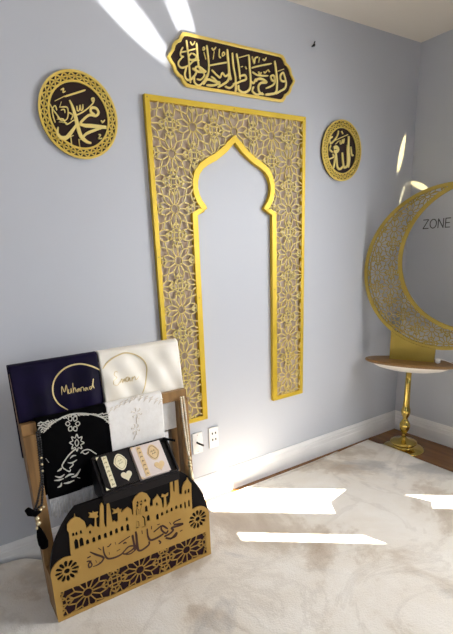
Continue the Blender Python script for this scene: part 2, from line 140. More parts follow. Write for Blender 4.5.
# ------------------------------------------------------------------ mesh builder
class MB:
    def __init__(s): s.v = []; s.f = []
    def add(s, vs, fs):
        n = len(s.v); s.v += [tuple(v) for v in vs]; s.f += [tuple(i+n for i in f) for f in fs]; return s
    def box(s, x0, x1, y0, y1, z0, z1, b=0.):
        if b <= 0:
            return s.add([(x0,y0,z0),(x1,y0,z0),(x1,y1,z0),(x0,y1,z0),(x0,y0,z1),(x1,y0,z1),(x1,y1,z1),(x0,y1,z1)],
                  [(0,3,2,1),(4,5,6,7),(0,1,5,4),(1,2,6,5),(2,3,7,6),(3,0,4,7)])
        def ring(z, i): return [(x0+b+0*i if 0 else x,y,z) for x,y in
            [(x0+b+i,y0+i),(x1-b-i,y0+i),(x1-i,y0+b+i),(x1-i,y1-b-i),(x1-b-i,y1-i),(x0+b+i,y1-i),(x0+i,y1-b-i),(x0+i,y0+b+i)]]
        vs = ring(z0,b)+ring(z0+b,0)+ring(z1-b,0)+ring(z1,b); fs = []
        for k in range(3):
            for j in range(8): fs.append((k*8+j,k*8+(j+1)%8,(k+1)*8+(j+1)%8,(k+1)*8+j))
        fs += [tuple(range(7,-1,-1)), tuple(range(24,32))]
        return s.add(vs, fs)
    def beam(s, p, q, w, d, side=Vector((1,0,0))):           # rectangular bar from p to q, width w along side
        p, q = Vector(p), Vector(q); t = (q-p).normalized(); a = (side - t*side.dot(t)).normalized(); c = t.cross(a)
        vs = [o+a*i*w/2+c*j*d/2 for o in (p,q) for i,j in ((-1,-1),(1,-1),(1,1),(-1,1))]
        return s.add(vs, [(0,3,2,1),(4,5,6,7),(0,1,5,4),(1,2,6,5),(2,3,7,6),(3,0,4,7)])
    def lathe(s, prof, c, seg=48):                            # prof: (r, z) list
        vs = []; n = len(prof)
        for k in range(seg):
            a = 2*PI*k/seg
            for r, z in prof: vs.append((c[0]+r*math.cos(a), c[1]+r*math.sin(a), c[2]+z))
        fs = [(k*n+i, ((k+1)%seg)*n+i, ((k+1)%seg)*n+i+1, k*n+i+1) for k in range(seg) for i in range(n-1)]
        fs.append(tuple(k*n for k in range(seg-1,-1,-1))); fs.append(tuple(k*n+n-1 for k in range(seg)))
        return s.add(vs, fs)
    def tube(s, pts, r, seg=8):
        pts = [Vector(p) for p in pts]; n = len(pts); vs = []; fs = []
        up = Vector((.13,.31,.94))
        for i, p in enumerate(pts):
            t = (pts[min(i+1,n-1)]-pts[max(i-1,0)]).normalized(); a = t.cross(up).normalized(); b = t.cross(a)
            rr = r[i] if isinstance(r, (list, tuple)) else r
            for k in range(seg): an = 2*PI*k/seg; vs.append(p+a*rr*math.cos(an)+b*rr*math.sin(an))
        for i in range(n-1):
            for k in range(seg): fs.append((i*seg+k, i*seg+(k+1)%seg, (i+1)*seg+(k+1)%seg, (i+1)*seg+k))
        fs += [tuple(range(seg-1,-1,-1)), tuple((n-1)*seg+k for k in range(seg))]
        return s.add(vs, fs)
    def ball(s, c, r, seg=10, rings=6, sz=1.):
        prof = [(max(1e-5, r*math.sin(PI*i/rings)), -r*sz*math.cos(PI*i/rings)) for i in range(rings+1)]
        return s.lathe(prof, c, seg)
    def stroke(s, pts, ws, P, h0, h1):                        # variable width pen stroke between heights h0 and h1 over surface map P(a,b,h)
        pts = smooth(pts); n = len(pts)
        if not isinstance(ws, (list, tuple)): ws = [ws]
        def w(t):
            if len(ws) == 1: return ws[0]*(min(1, .55+6*min(t,1-t)))
            x = t*(len(ws)-1); i = min(int(x), len(ws)-2); return ws[i]*(1-(x-i))+ws[i+1]*(x-i)
        vs = []; fs = []
        for i, p in enumerate(pts):
            q0 = pts[max(i-1,0)]; q1 = pts[min(i+1,n-1)]; d = (q1[0]-q0[0], q1[1]-q0[1]); L = math.hypot(*d) or 1e-9
            nx, ny = -d[1]/L, d[0]/L; hw = w(i/max(1,n-1))/2
            for sg in (1,-1):
                a, b = p[0]+sg*nx*hw, p[1]+sg*ny*hw
                vs += [P(a,b,h0), P(a,b,h1)]
        for i in range(n-1):
            o = i*4; fs += [(o+1,o+3,o+7,o+5),(o,o+4,o+6,o+2),(o,o+1,o+5,o+4),(o+2,o+6,o+7,o+3)]
        o = (n-1)*4; fs += [(0,2,3,1),(o,o+1,o+3,o+2)]
        return s.add(vs, fs)
    def build(s, name, m, parent=None, loc=None, smooth_=False, bevel=0):
        me = bpy.data.meshes.new(name)
        if parent is not None:
            base = world_loc(parent)
        elif loc is not None: base = Vector(loc)
        else:
            xs = [v[0] for v in s.v]; ys = [v[1] for v in s.v]; zs = [v[2] for v in s.v]
            base = Vector(((min(xs)+max(xs))/2, (min(ys)+max(ys))/2, min(zs)))
        me.from_pydata([tuple(Vector(v)-base) for v in s.v], [], s.f); me.update()
        me.materials.append(m)
        o = bpy.data.objects.new(name, me); col.objects.link(o)
        if parent is not None: o.parent = parent; o['_b'] = tuple(base)
        else: o.location = base; o['_b'] = tuple(base)
        if smooth_:
            for p in me.polygons: p.use_smooth = True
        if bevel:
            md = o.modifiers.new('bevel', 'BEVEL'); md.width = bevel; md.segments = 2; md.limit_method = 'ANGLE'
        return o
def world_loc(o): return Vector(o['_b'])

def smooth(pts, k=5):
    if len(pts) < 3: return pts
    out = []
    P = [pts[0]]+list(pts)+[pts[-1]]
    for i in range(1, len(P)-2):
        p0,p1,p2,p3 = P[i-1],P[i],P[i+1],P[i+2]
        for j in range(k):
            t = j/k
            out.append(tuple(.5*((2*p1[c])+(-p0[c]+p2[c])*t+(2*p0[c]-5*p1[c]+4*p2[c]-p3[c])*t*t+(-p0[c]+3*p1[c]-3*p2[c]+p3[c])*t**3) for c in (0,1)))
    out.append(pts[-1]); return out

def tag(o, label, cat, group=None):
    o['label'] = label; o['category'] = cat
    if group: o['group'] = group
    return o
def thing(name, label, cat, loc, group=None):
    o = bpy.data.objects.new(name, None); col.objects.link(o); o.location = loc; o['_b'] = tuple(loc)
    o.empty_display_size = .05
    return tag(o, label, cat, group)
def struct(o): o['kind'] = 'structure'; return o

def extrude_poly(loops, P, h0, h1, mb=None):
    """flat shape with holes (even-odd), given as closed 2D loops, between heights h0 and h1 of surface map P"""
    vin = []; ed = []
    for lp in loops:
        n0 = len(vin); vin += [Vector((a, b)) for a, b in lp]; m = len(lp); ed += [(n0+i, n0+(i+1)%m) for i in range(m)]
    vo, eo, fo, _, oe, _ = delaunay_2d_cdt(vin, ed, [], 0, 1e-6)
    keep = []
    for f in fo:
        c = (sum(vo[i].x for i in f)/len(f), sum(vo[i].y for i in f)/len(f))
        if sum(inside(c, lp) for lp in loops) % 2:
            ar = sum(vo[f[k-1]].x*vo[f[k]].y-vo[f[k]].x*vo[f[k-1]].y for k in range(len(f)))
            keep.append(tuple(f) if ar > 0 else tuple(f[::-1]))
    n = len(vo); cnt = {}
    for f in keep:
        for k in range(len(f)): cnt[(f[k-1], f[k])] = 1
    sides = [e for e in cnt if (e[1], e[0]) not in cnt]
    fs = [tuple(i+n for i in f) for f in keep]+[tuple(f[::-1]) for f in keep]+[(a, b, b+n, a+n) for a, b in sides]
    mb = mb or MB()
    return mb.add([P(v.x, v.y, h0) for v in vo]+[P(v.x, v.y, h1) for v in vo], fs)

def arcpts(cx, cy, r, a0, a1, n=24): return [(cx+r*math.cos(a0+(a1-a0)*i/n), cy+r*math.sin(a0+(a1-a0)*i/n)) for i in range(n+1)]
def circle(cx, cy, r, n=64): return [(cx+r*math.cos(2*PI*i/n), cy+r*math.sin(2*PI*i/n)) for i in range(n)]
def inside(p, poly):
    x, y = p; c = False; n = len(poly)
    for i in range(n):
        x1,y1 = poly[i]; x2,y2 = poly[i-1]
        if (y1 > y) != (y2 > y) and x < (x2-x1)*(y-y1)/(y2-y1)+x1: c = not c
    return c

# ------------------------------------------------------------------ girih lattice: 12-petal rosettes and square knots on a chequerboard of step a
def girih(a, cx, cy, ext):
    segs = []; A = a/math.sqrt(2); N = int(ext/a)+2
    for i in range(-N, N+1):
        for j in range(-N, N+1):
            c = (cx+a*i, cy+a*j)
            if (i+j) % 2 == 0:
                pt = lambda r, an: (c[0]+r*math.cos(an), c[1]+r*math.sin(an))
                for k in range(12):
                    t = PI/12+PI/6*k
                    S0, S1, T = pt(.70*A, t-PI/12), pt(.70*A, t+PI/12), pt(A, t)
                    segs += [(S0, T), (T, S1), (pt(.25*A, t+PI/12), S1), (pt(.25*A, t-PI/12), pt(.25*A, t+PI/12))]
            else:
                q, o = .105*a, .25*a
                for sx, sy in ((1,0),(0,1),(-1,0),(0,-1)):
                    R = lambda x, y: (c[0]+x*sx-y*sy, c[1]+x*sy+y*sx)
                    T0, T1 = R(.317*a,.183*a), R(.317*a,-.183*a)
                    segs += [(R(q,q),R(q,-q)), (R(o,q),R(o,-q)), (R(q,q),R(o,q)), (R(q,-q),R(o,-q)), (R(o,q),T0), (R(o,-q),T1),
                             (R(o,q),R(q,o)), (T0,R(.44*a,0)), (T1,R(.44*a,0)), (R(o,0),R(.44*a,0))]
    return segs
def clip(segs, ok, n=16):
    out = []
    for p, q in segs:
        run = None
        for i in range(n):
            t = (i+.5)/n; ins = ok((p[0]+(q[0]-p[0])*t, p[1]+(q[1]-p[1])*t))
            if ins and run is None: run = i
            if (not ins or i == n-1) and run is not None:
                e_ = (i if not ins else i+1)/n; s_ = run/n; run = None
                out.append(((p[0]+(q[0]-p[0])*s_, p[1]+(q[1]-p[1])*s_), (p[0]+(q[0]-p[0])*e_, p[1]+(q[1]-p[1])*e_)))
    return out
def lattice(segs, w, P, h0, h1, mb=None):
    mb = mb or MB()
    for p, q in segs:
        dx, dy = q[0]-p[0], q[1]-p[1]; L = math.hypot(dx, dy)
        if L < 1e-5: continue
        ux, uy = dx/L, dy/L; nx, ny = -uy*w/2, ux*w/2; ex, ey = ux*w*.35, uy*w*.35
        c = [(p[0]-ex+nx,p[1]-ey+ny),(p[0]-ex-nx,p[1]-ey-ny),(q[0]+ex-nx,q[1]+ey-ny),(q[0]+ex+nx,q[1]+ey+ny)]
        mb.add([P(a,b,h0) for a,b in c]+[P(a,b,h1) for a,b in c], [(3,2,1,0),(4,5,6,7),(0,1,5,4),(1,2,6,5),(2,3,7,6),(3,0,4,7)])
    return mb

def wallmap(x0, z0, y0=0.):                      # surface facing -y : a to the right, b up, h towards the room
    return lambda a, b, h: (x0+a, y0-h, z0+b)
def unpack(fl): return [(fl[i]/1000, fl[i+1]/1000) for i in range(0, len(fl), 2)]

# ------------------------------------------------------------------ camera (solved from the room's edges)
cam = bpy.data.cameras.new('camera'); co = bpy.data.objects.new('camera', cam); col.objects.link(co); sc.camera = co
cam.sensor_fit = 'HORIZONTAL'; cam.sensor_width = 36; cam.lens = 456.023/453*36
cam.shift_x = 16.96/453; cam.shift_y = 62.97/453; cam.clip_start = .02
co.matrix_world = Matrix.Translation((-2.7897,-1.9441,1.3254)) @ (Matrix.Rotation(-.5561,4,'Z') @ Matrix.Rotation(1.2915,4,'X') @ Matrix.Rotation(-.0470,4,'Z'))

# ------------------------------------------------------------------ room
H = 2.44; XL = -4.3; YF = -4.0
struct(MB().box(XL-.12,.12,YF-.12,.12,-.1,0).build('floor', M['floor']))
struct(MB().box(XL-.12,.12,YF-.12,.12,H,H+.1).build('ceiling', M['ceil']))
struct(MB().box(XL-.12,.12,0,.12,0,H).build('wall_back', M['wall']))
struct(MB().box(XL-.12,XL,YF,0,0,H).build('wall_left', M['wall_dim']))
Pr = lambda a, b, h: (h, a, b)                    # right wall: a = y, b = z
WIN1U = [(-1.19,1.06),(-1.19,1.80),(-1.51,1.84),(-1.51,1.31),(-1.36,1.24)]  # unseen openings, outlined so the sun falls in patches on the rug
WIN1L = [(-1.26,.50),(-1.255,.86),(-1.345,.80),(-1.43,.86),(-1.44,.50)]
WIN2 = [(-1.73,1.34),(-1.73,1.84),(-1.815,1.86),(-1.815,1.30)]
WIN3 = [(-2.0,.6),(-2.0,2.1),(-2.8,2.1),(-2.8,.6)]
struct(extrude_poly([[(YF,0),(0,0),(0,H),(YF,H)], WIN1U, WIN1L, WIN2, WIN3], Pr, 0, .012).build('wall_right', M['wall']))
Pf = lambda a, b, h: (a, YF-h, b)
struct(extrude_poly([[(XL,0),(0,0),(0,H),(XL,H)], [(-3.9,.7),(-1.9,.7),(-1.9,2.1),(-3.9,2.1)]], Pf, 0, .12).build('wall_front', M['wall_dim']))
BP = [(0,0),(.016,0),(.016,.078),(.0135,.082),(.0135,.104),(.010,.108),(.010,.118),(.006,.128),(.004,.1355),(0,.1355)]
def baseboard(name, a0, a1, f):
    mb = MB(); n = len(BP)
    mb.add([f(a0,d,z) for d,z in BP]+[f(a1,d,z) for d,z in BP], [(i,(i+1)%n,n+(i+1)%n,n+i) for i in range(n)]+[tuple(range(n-1,-1,-1)), tuple(range(n,2*n))])
    struct(mb.build(name, M['trim']))
baseboard('baseboard_back', XL, 0, lambda a,d,z: (a,-d,z))
baseboard('baseboard_right', YF, 0, lambda a,d,z: (-d,a,z))
baseboard('baseboard_left', YF, 0, lambda a,d,z: (XL+d,a,z))
baseboard('baseboard_front', XL, 0, lambda a,d,z: (a,YF+d,z))
# window frame, and a curtain added to block the sun, both out of view
mb = MB()
for a, b in ((-2.0,-2.04),(-2.76,-2.8)): mb.box(-.004,.03,b,a,.6,2.1)
for z in (.6,2.06,1.33): mb.box(-.004,.03,-2.8,-2.0,z,z+.04)
struct(mb.build('window_1', M['trim']))
cv = [(-.045+.016*math.sin(i*.9), -1.93-.95*i/70) for i in range(71)]
mb = MB(); n = len(cv)
mb.add([(x,y,.02) for x,y in cv]+[(x,y,2.2) for x,y in cv]+[(x-.003,y,.02) for x,y in cv]+[(x-.003,y,2.2) for x,y in cv],
       [(i,i+1,n+i+1,n+i) for i in range(n-1)]+[(2*n+i+1,2*n+i,3*n+i,3*n+i+1) for i in range(n-1)]+[(n+i,n+i+1,3*n+i+1,3*n+i) for i in range(n-1)])
tag(mb.build('sun_block_curtain', M['lace']), 'added pale curtain out of view that blocks the sun at the right wall window', 'curtain')

# ------------------------------------------------------------------ rug
def sm(t): t = max(0., min(1., t)); return t*t*(3-2*t)
def rug_h(x, y):
    w = sm((-2.50-x)/.16)
    h = w*(.066+.008*math.sin(x*17)+.004*math.sin(x*41))*math.exp(-((y+.03)/.10)**2)
    h += sm((-2.62-x)/.1)*.022*math.exp(-((y+.20+.25*(x+2.7))/.035)**2)
    h += .0015*math.sin(x*9+2*y)*math.sin(y*7+x)*sm((-.6-x)/.4)*sm((-.6-y)/.3)
    h += .0085*(1-sm((math.hypot(x+.262,y+.262)-.115)/.05))
    return .010+max(0,h)
nx, ny = 150, 110; X0, X1, Y0, Y1 = -4.1, -.343, -3.3, -.045
vs = []
ys = [Y1-(Y1-Y0)*(j/ny)**1.6 for j in range(ny+1)]
for j in range(ny+1):
    for i in range(nx+1):
        x = X0+(X1-X0)*i/nx; y = ys[j]
        yy = y - (.034*sm((-.35-x)/.7)*(1-sm((-2.1-x)/.3))-.010*sm((-2.3-x)/.2))*max(0,1-j/6) + (.003*math.sin(x*9)*sm((-.5-x)/.3) if j == 0 else 0)
        vs.append((x, yy, rug_h(x, y)))
fs = [(j*(nx+1)+i, (j+1)*(nx+1)+i, (j+1)*(nx+1)+i+1, j*(nx+1)+i+1) for j in range(ny) for i in range(nx)]
mb = MB().add(vs, fs)
o = mb.build('area_rug', M['rug'], loc=(-2.2,-1.6,0), smooth_=True)
sd = o.modifiers.new('solid', 'SOLIDIFY'); sd.thickness = .0095; sd.offset = -1
tag(o, 'cream marbled area rug covering most of the wooden floor', 'rug')

# ------------------------------------------------------------------ arched lattice wall panel
AX = -1.392; ZB, ZT = .4675, 1.9529; HW = .453; IW = .2235
half = [(0,1.801),(.022,1.781),(.042,1.762),(.07,1.742),(.108,1.718),(.150,1.699),(.180,1.681),(.203,1.655),(.213,1.625),(.214,1.595),(.207,1.567),(.194,1.543),(.176,1.522),(.170,1.508),(.190,1.497),(IW,1.478)]
arch = [(a,b) for a,b in half] + [(IW,ZB),(-IW,ZB)] + [(-a,b) for a,b in half[::-1]][:-1]
archo = []                                        # outer edge of the arch band
bw = .030
n = len(half)
for i,(a,b) in enumerate(half):
    p, q = half[max(0,i-1)], half[min(n-1,i+1)]
    dx, dy = q[0]-p[0], q[1]-p[1]; L = math.hypot(dx,dy); archo.append((a-dy/L*bw, b+dx/L*bw))
archo[0] = (0, 1.835); archo[-3] = (.208,1.511); archo[-2] = (.222,1.506); archo[-1] = (IW+bw,1.488)
archo = [(max(0,a),b) for a,b in archo]
Pw = wallmap(AX, 0)
root = thing('arch_wall_panel', 'tall gold lattice panel with a pointed arch opening hung on the pale wall', 'wall decoration', (AX,0,ZB))
fb = .022
outer = [(-HW,ZB),(-IW,ZB)]+[(-a,b) for a,b in half[::-1]]+[(a,b) for a,b in half[1:]]+[(IW,ZB),(HW,ZB),(HW,ZT),(-HW,ZT)]
inner = [(-HW+fb,ZB+fb),(-IW-bw,ZB+fb)]+[(-a,b) for a,b in archo[::-1]]+[(a,b) for a,b in archo[1:]]+[(IW+bw,ZB+fb),(HW-fb,ZB+fb),(HW-fb,ZT-fb),(-HW+fb,ZT-fb)]
extrude_poly([outer, inner], Pw, 0, .022).build('frame', M['gold'], root, bevel=.0015)
segs = clip(girih(.1137, .340, 1.507, 1.7), lambda p: p[0] >= 0 and inside(p, inner))
segs += [((-p[0],p[1]),(-q[0],q[1])) for p, q in segs]
extrude_poly([outer], Pw, .0005, .003).build('backing', M['taupe'], root)
lattice(segs, .0046, Pw, .012, .0195).build('lattice', M['gold_lat'], root)
for a, b in [(-HW+.011,ZT-.011),(HW-.011,ZT-.011),(-HW+.011,1.30),(HW-.011,1.25),(-HW+.011,.80),(HW-.011,.80),(0,ZT-.011),(-IW-.015,1.1),(IW+.015,1.1),(-IW-.011,ZB+.011),(IW+.011,ZB+.011)]:
    extrude_poly([circle(a,b,.0035,10)], Pw, .021, .0235).build('screw', M['gold_dull'], root)

# ------------------------------------------------------------------ verse plaque
def plaque_outline(L, h, s=1.):
    r = [(.262,1.),(.278,.97),(.290,.85),(.298,.70),(.314,.63),(.327,.50),(.335,.28),(.347,.14),(.356,0)]
    q = [(x*L/.356, y*h) for x, y in r]
    return q+[(x,-y) for x,y in q[::-1][1:]]+[(-x,-y) for x,y in q]+[(-x,y) for x,y in q[::-1][1:]]
VX, VZ = -1.366, 2.105
root = thing('calligraphy_plaque', 'wide black plaque with scalloped gold border and a line of gold Arabic script', 'wall decoration', (VX,0,VZ-.1))
Pv = wallmap(VX, VZ)
extrude_poly([plaque_outline(.352,.097)], Pv, 0, .012).build('backing', M['plum'], root)
extrude_poly([plaque_outline(.356,.102), plaque_outline(.343,.0905)], Pv, .006, .018).build('border', M['gold_bright'], root, bevel=.001)
mb = MB()
for k, (w, pts) in enumerate(T_VERSE): mb.stroke(unpack(pts), [x/1000 for x in w], Pv, .0118, .0166+.00004*k)
mb.build('lettering', M['gold_script'], root)

# ------------------------------------------------------------------ round medallions
def medallion(cx, cz, R, label, strokes):
    root = thing('calligraphy_medallion', label, 'wall decoration', (cx,0,cz-R), 'round gold script medallions')
    P = wallmap(cx, cz)
    extrude_poly([circle(0,0,R*.985)], P, 0, .010).build('backing', M['plum'], root)
    ri = R*.745
    loops = [circle(0,0,R), circle(0,0,R*.945)]
    mb = extrude_poly(loops, P, .009, .016); extrude_poly([circle(0,0,ri+R*.035), circle(0,0,ri-.002)], P, .009, .016, mb)
    sg = []; n = 30; a_, b_, c_ = ri+R*.03, R*.865, R*.95
    for k in range(n):
        t = 2*PI*k/n; d = 2*PI/n
        p = lambda r, x: (r*math.cos(t+d*x), r*math.sin(t+d*x))
        sg += [(p(a_,0),p(b_,.5)),(p(b_,.5),p(a_,1)),(p(b_,0-.5),p(b_,.5)),(p(c_,0),p(b_,.5)),(p(b_,.5),p(c_,1))]
    lattice(sg, R*.03, P, .0092, .0152, mb)
    mb.build('rim', M['gold_bright'], root)
    mb = MB()
    for k, (w, pts) in enumerate(strokes): mb.stroke(unpack(pts), [x/1000*1.12 for x in w], P, .0098, .0164+.00004*k)
    mb.build('lettering', M['gold_script'], root)
medallion(-2.126, 1.846, .155, 'larger round gold medallion of Arabic script on the wall left of the arch panel', T_MED_LEFT)
medallion(-.656, 1.814, .155, 'round gold medallion of Arabic script on the wall right of the arch panel', T_MED_RIGHT)

# ------------------------------------------------------------------ small things on the walls
mb = MB().tube([(-.883,0,2.279),(-.883,-.012,2.284),(-.881,-.018,2.296)], .0035, 6); mb.ball((-.883,-.014,2.281),.007,8,5)
tag(mb.build('wall_nail', M['black_plastic'], smooth_=True), 'small dark nail sticking out of the wall near the ceiling', 'nail')
def plate(x, z, label):
    root = thing('wall_plate', label, 'outlet', (x,0,z-.06), 'white wall plates')
    MB().box(x-.031,x+.031,-.006,0,z-.059,z+.059,.002).build('faceplate', M['white_plastic'], root)
    return root
r = plate(-1.677, .339, 'white wall plate with a black plug stub nearest the towel rack')
MB().tube([(-1.682,-.005,.345),(-1.679,-.016,.342),(-1.664,-.045,.336)], .0055, 8).build('plug', M['black_plastic'], r, smooth_=True)
for z in (.385,.293): MB().ball((-1.677,-.006,z),.003,8,5).build('screw', M['silver'], r)
r = plate(-1.575, .345, 'white wall plate with four small dark sockets right of the plugged plate')
for dz in (.024,-.012):
    for dx in (-.008,.012): MB().box(-1.575+dx-.0035,-1.575+dx+.0035,-.0066,-.005,.345+dz-.006,.345+dz+.006).build('socket', M['black_plastic'], r)
# letters on the right wall
def Pz(a, b, h): return (-h, -.108-a, 1.388+b)
mb = MB(); hh = .052; wv = .0052
for x0, st in ((0,[[(0,hh),(.034,hh)],[(.034,hh),(0,0)],[(0,0),(.036,0)]]),
               (.046,[[(.021+.021*math.cos(t*PI/12), hh/2+hh/2*math.sin(t*PI/12)) for t in range(25)]]),
               (.100,[[(0,0),(0,hh)],[(0,hh),(.033,0)],[(.033,0),(.033,hh)]]),
               (.147,[[(0,0),(0,hh)],[(0,hh),(.029,hh)],[(0,hh/2),(.025,hh/2)],[(0,0),(.029,0)]])):
    for s_ in st:
        lattice([((s_[i][0]+x0,s_[i][1]),(s_[i+1][0]+x0,s_[i+1][1])) for i in range(len(s_)-1)], wv, Pz, 0, .0015, mb)
tag(mb.build('wall_lettering', M['grey_letter']), 'thin dark capital letters on the grey wall seen inside the gold crescent', 'sign')

# ------------------------------------------------------------------ pedestal table
TX, TY, TZ = -.290, -.288, .612
BX, BY = -.262, -.262
root = thing('pedestal_table', 'oval wooden pedestal table with white underside and brass stem in the corner', 'table', (BX,BY,0))
UD = Vector((.40,-.9165)).normalized(); ND = Vector((-.9165,-.40)).normalized()
def oval(prof, ra, rb):                            # lathe profile stretched to semi-axes ra along UD and rb across
    m = MB().lathe(prof, (0,0,0), 72); r0 = max(p[0] for p in prof)
    m.v = [(TX+ND.x*.026+UD.x*x/r0*ra+ND.x*y/r0*rb, TY+ND.y*.026+UD.y*x/r0*ra+ND.y*y/r0*rb, TZ+z) for x, y, z in m.v]; return m
oval([(.001,-.019),(.262,-.019),(.269,-.015),(.272,-.009),(.269,-.003),(.264,0),(.001,0)], .270, .108).build('tabletop', M['wood_top'], root)
oval([(.001,-.064),(.07,-.0635),(.13,-.059),(.18,-.047),(.208,-.033),(.220,-.021),(.220,-.0188),(.001,-.0188)], .228, .105).build('underside_bowl', M['white_glaze'], root, smooth_=True)
prof = [(.014,.085),(.0125,.100),(.0135,.112),(.022,.124),(.030,.142),(.0335,.160),(.031,.178),(.022,.194),(.0155,.206),(.0155,.216),(.021,.228),(.027,.244),(.0285,.260),(.026,.276),(.0215,.290),(.0195,.31),(.0185,.36),(.0175,.44),(.0165,.534)]
MB().lathe([(.001,.085)]+prof+[(.001,.534)], (BX,BY,0), 32).build('stem', M['brass'], root, smooth_=True)
MB().lathe([(.001,0),(.124,0),(.128,.002),(.128,.005),(.122,.009),(.100,.012),(.070,.016),(.060,.026),(.066,.036),(.082,.044),(.084,.050),(.080,.055),(.060,.060),(.036,.066),(.020,.076),(.014,.0852),(.001,.0852)], (BX,BY,0), 56).build('base', M['brass'], root, smooth_=True)

# ------------------------------------------------------------------ crescent
CC = Vector((-.2905,-.300)); UD = Vector((.40,-.9165)).normalized(); ND = Vector((-.9165,-.40)).normalized()
def Pc(a, b, h): return (CC.x+UD.x*a+ND.x*h, CC.y+UD.y*a+ND.y*h, b)
oc, orr, ic, irr = (.1456,1.1529), .4623, (.2958,1.2163), .3973
root = thing('crescent_ornament', 'large gold lattice crescent moon standing on the round corner table', 'ornament', (CC.x,CC.y,TZ))
def crescent(oR, iR, ocx=oc, icx=ic):
    d = math.hypot(icx[0]-ocx[0], icx[1]-ocx[1]); th = math.atan2(icx[1]-ocx[1], icx[0]-ocx[0])
    a = (oR**2-iR**2+d*d)/(2*d); h = math.sqrt(max(1e-9, oR*oR-a*a)); ao = math.atan2(h, a); ai = math.atan2(h, a-d)
    out = arcpts(ocx[0],ocx[1],oR,th+ao,th+2*PI-ao,90)
    return out+arcpts(icx[0],icx[1],iR,th+2*PI-ai,th+ai,90)[1:-1]
big = crescent(orr, irr); mid = crescent(orr-.019, irr+.022)
extrude_poly([big, mid], Pc, -.008, .008).build('rim', M['gold_dull'], root)
segs = clip(girih(.083, .1456-.385, 1.14, 1.1), lambda p: inside(p, mid))
mb = lattice(segs, .0040, Pc, -.004, .004)
lattice([(a,b) for a,b in zip(crescent(orr-.034, irr+.03), crescent(orr-.034, irr+.03)[1:])][:88], .005, Pc, -.0045, .0045, mb)
mb.build('lattice', M['gold_dull'], root)
base_poly = [(-.1345,TZ),(.120,TZ),(.122,.713)]+arcpts(oc[0],oc[1],orr-.004,math.radians(267),math.radians(233),14)+[(-.1345,.79)]
extrude_poly([base_poly], Pc, -.010, .014).build('base_plate', M['gold'] if False else M['gold_dull'], root)
# white plug and lead beside the crescent
mb = MB(); p0 = Vector(Pc(.142,TZ,.016)); 
mb.box(p0.x-.010,p0.x+.010,p0.y-.012,p0.y+.012,TZ,TZ+.026,.003)
mb.box(p0.x-.014,p0.x+.008,p0.y-.010,p0.y+.006,TZ,TZ+.012,.002)
r = thing('cable_adapter', 'small white plastic adapter with lead on the tabletop beside the gold crescent base', 'adapter', (p0.x,p0.y,TZ))
mb.build('adapter_body', M['white_plastic'], r)
MB().tube([(p0.x,p0.y,TZ+.024),(p0.x+.006,p0.y-.020,TZ+.026),(p0.x+.016,p0.y-.05,TZ+.016),(p0.x+.03,p0.y-.09,TZ+.004)], .0025, 6).build('lead', M['white_plastic'], r, smooth_=True)

# ------------------------------------------------------------------ prayer rug stand
SX = -2.229; YP = -.424                              # centre line, back face of the front panel
root = thing('prayer_rug_stand', 'wooden two-rail stand with a black dome front carrying a gold mosque skyline', 'rack', (SX,-.33,.010))
Z0 = .0105
Pp = wallmap(SX, 0, YP)
dome = [(-.338,Z0+.001),(.338,Z0+.001)]
def dome_w(z): return .338*math.sqrt(max(0,1-((z-.20)/.335)**2)) if z > .2 else .338
zs = [.2+.255*i/26 for i in range(27)]
dome += [(dome_w(z),z) for z in zs]+[(-dome_w(z),z) for z in zs[::-1]]
fp = extrude_poly([dome], Pp, 0, .012).build('front_panel', M['black_board'], root)
# gold skyline with pierced windows, rosettes and star band
sky = unpack(T_SKYLINE)
gold = [(-.339,Z0+.001),(.339,Z0+.001),(.339,.205)]+arcpts(.281,.212,.059,0,math.radians(112),12)+sky[::-1]+arcpts(-.281,.212,.059,math.radians(68),PI,12)+[(-.339,.205)]
holes = []
for sx in (-1,1):
    for k in range(12):
        a = 2*PI*k/12; c = (sx*.281,.212)
        pt = lambda r, da: (c[0]+r*math.cos(a+da), c[1]+r*math.sin(a+da))
        holes.append([pt(.018,-.16),pt(.031,-.21),pt(.041,-.15),pt(.0445,0),pt(.041,.15),pt(.031,.21),pt(.018,.16)])
    holes.append(circle(sx*.281,.212,.011,14))
bx, bz0, bz1 = .318, .026, .134
band = [(-bx,bz0),(bx,bz0),(bx,bz1),(-bx,bz1)]
holes.append(band)
for x, z, w, h in T_WINDOWS:
    x, z, w, h = x/1000, z/1000, w/1000, h/1000
    holes.append([(x-w/2,z-h/2),(x+w/2,z-h/2),(x+w/2,z+h*.25),(x,z+h/2),(x-w/2,z+h*.25)])
ov = extrude_poly([gold]+holes, Pp, .0118, .0165)
segs = clip(girih(.109, 0, .085, .5), lambda p: inside(p, band))
lattice(segs, .0038, Pp, .0120, .0163, ov)
ov.build('gold_overlay', M['gold_stand'], fp)
extrude_poly([[(-.325,.02),(.325,.02),(.325,.14),(-.325,.14)]], Pp, .0119, .0123).build('band_backing', M['maroon'], fp)
mb = MB()
for k, (w, pts) in enumerate(T_STAND_TEXT): mb.stroke(unpack(pts), [x/1000*1.35 for x in w], Pp, .0164, .0170+.00002*k)
mb.build('lettering', M['ink'], fp)
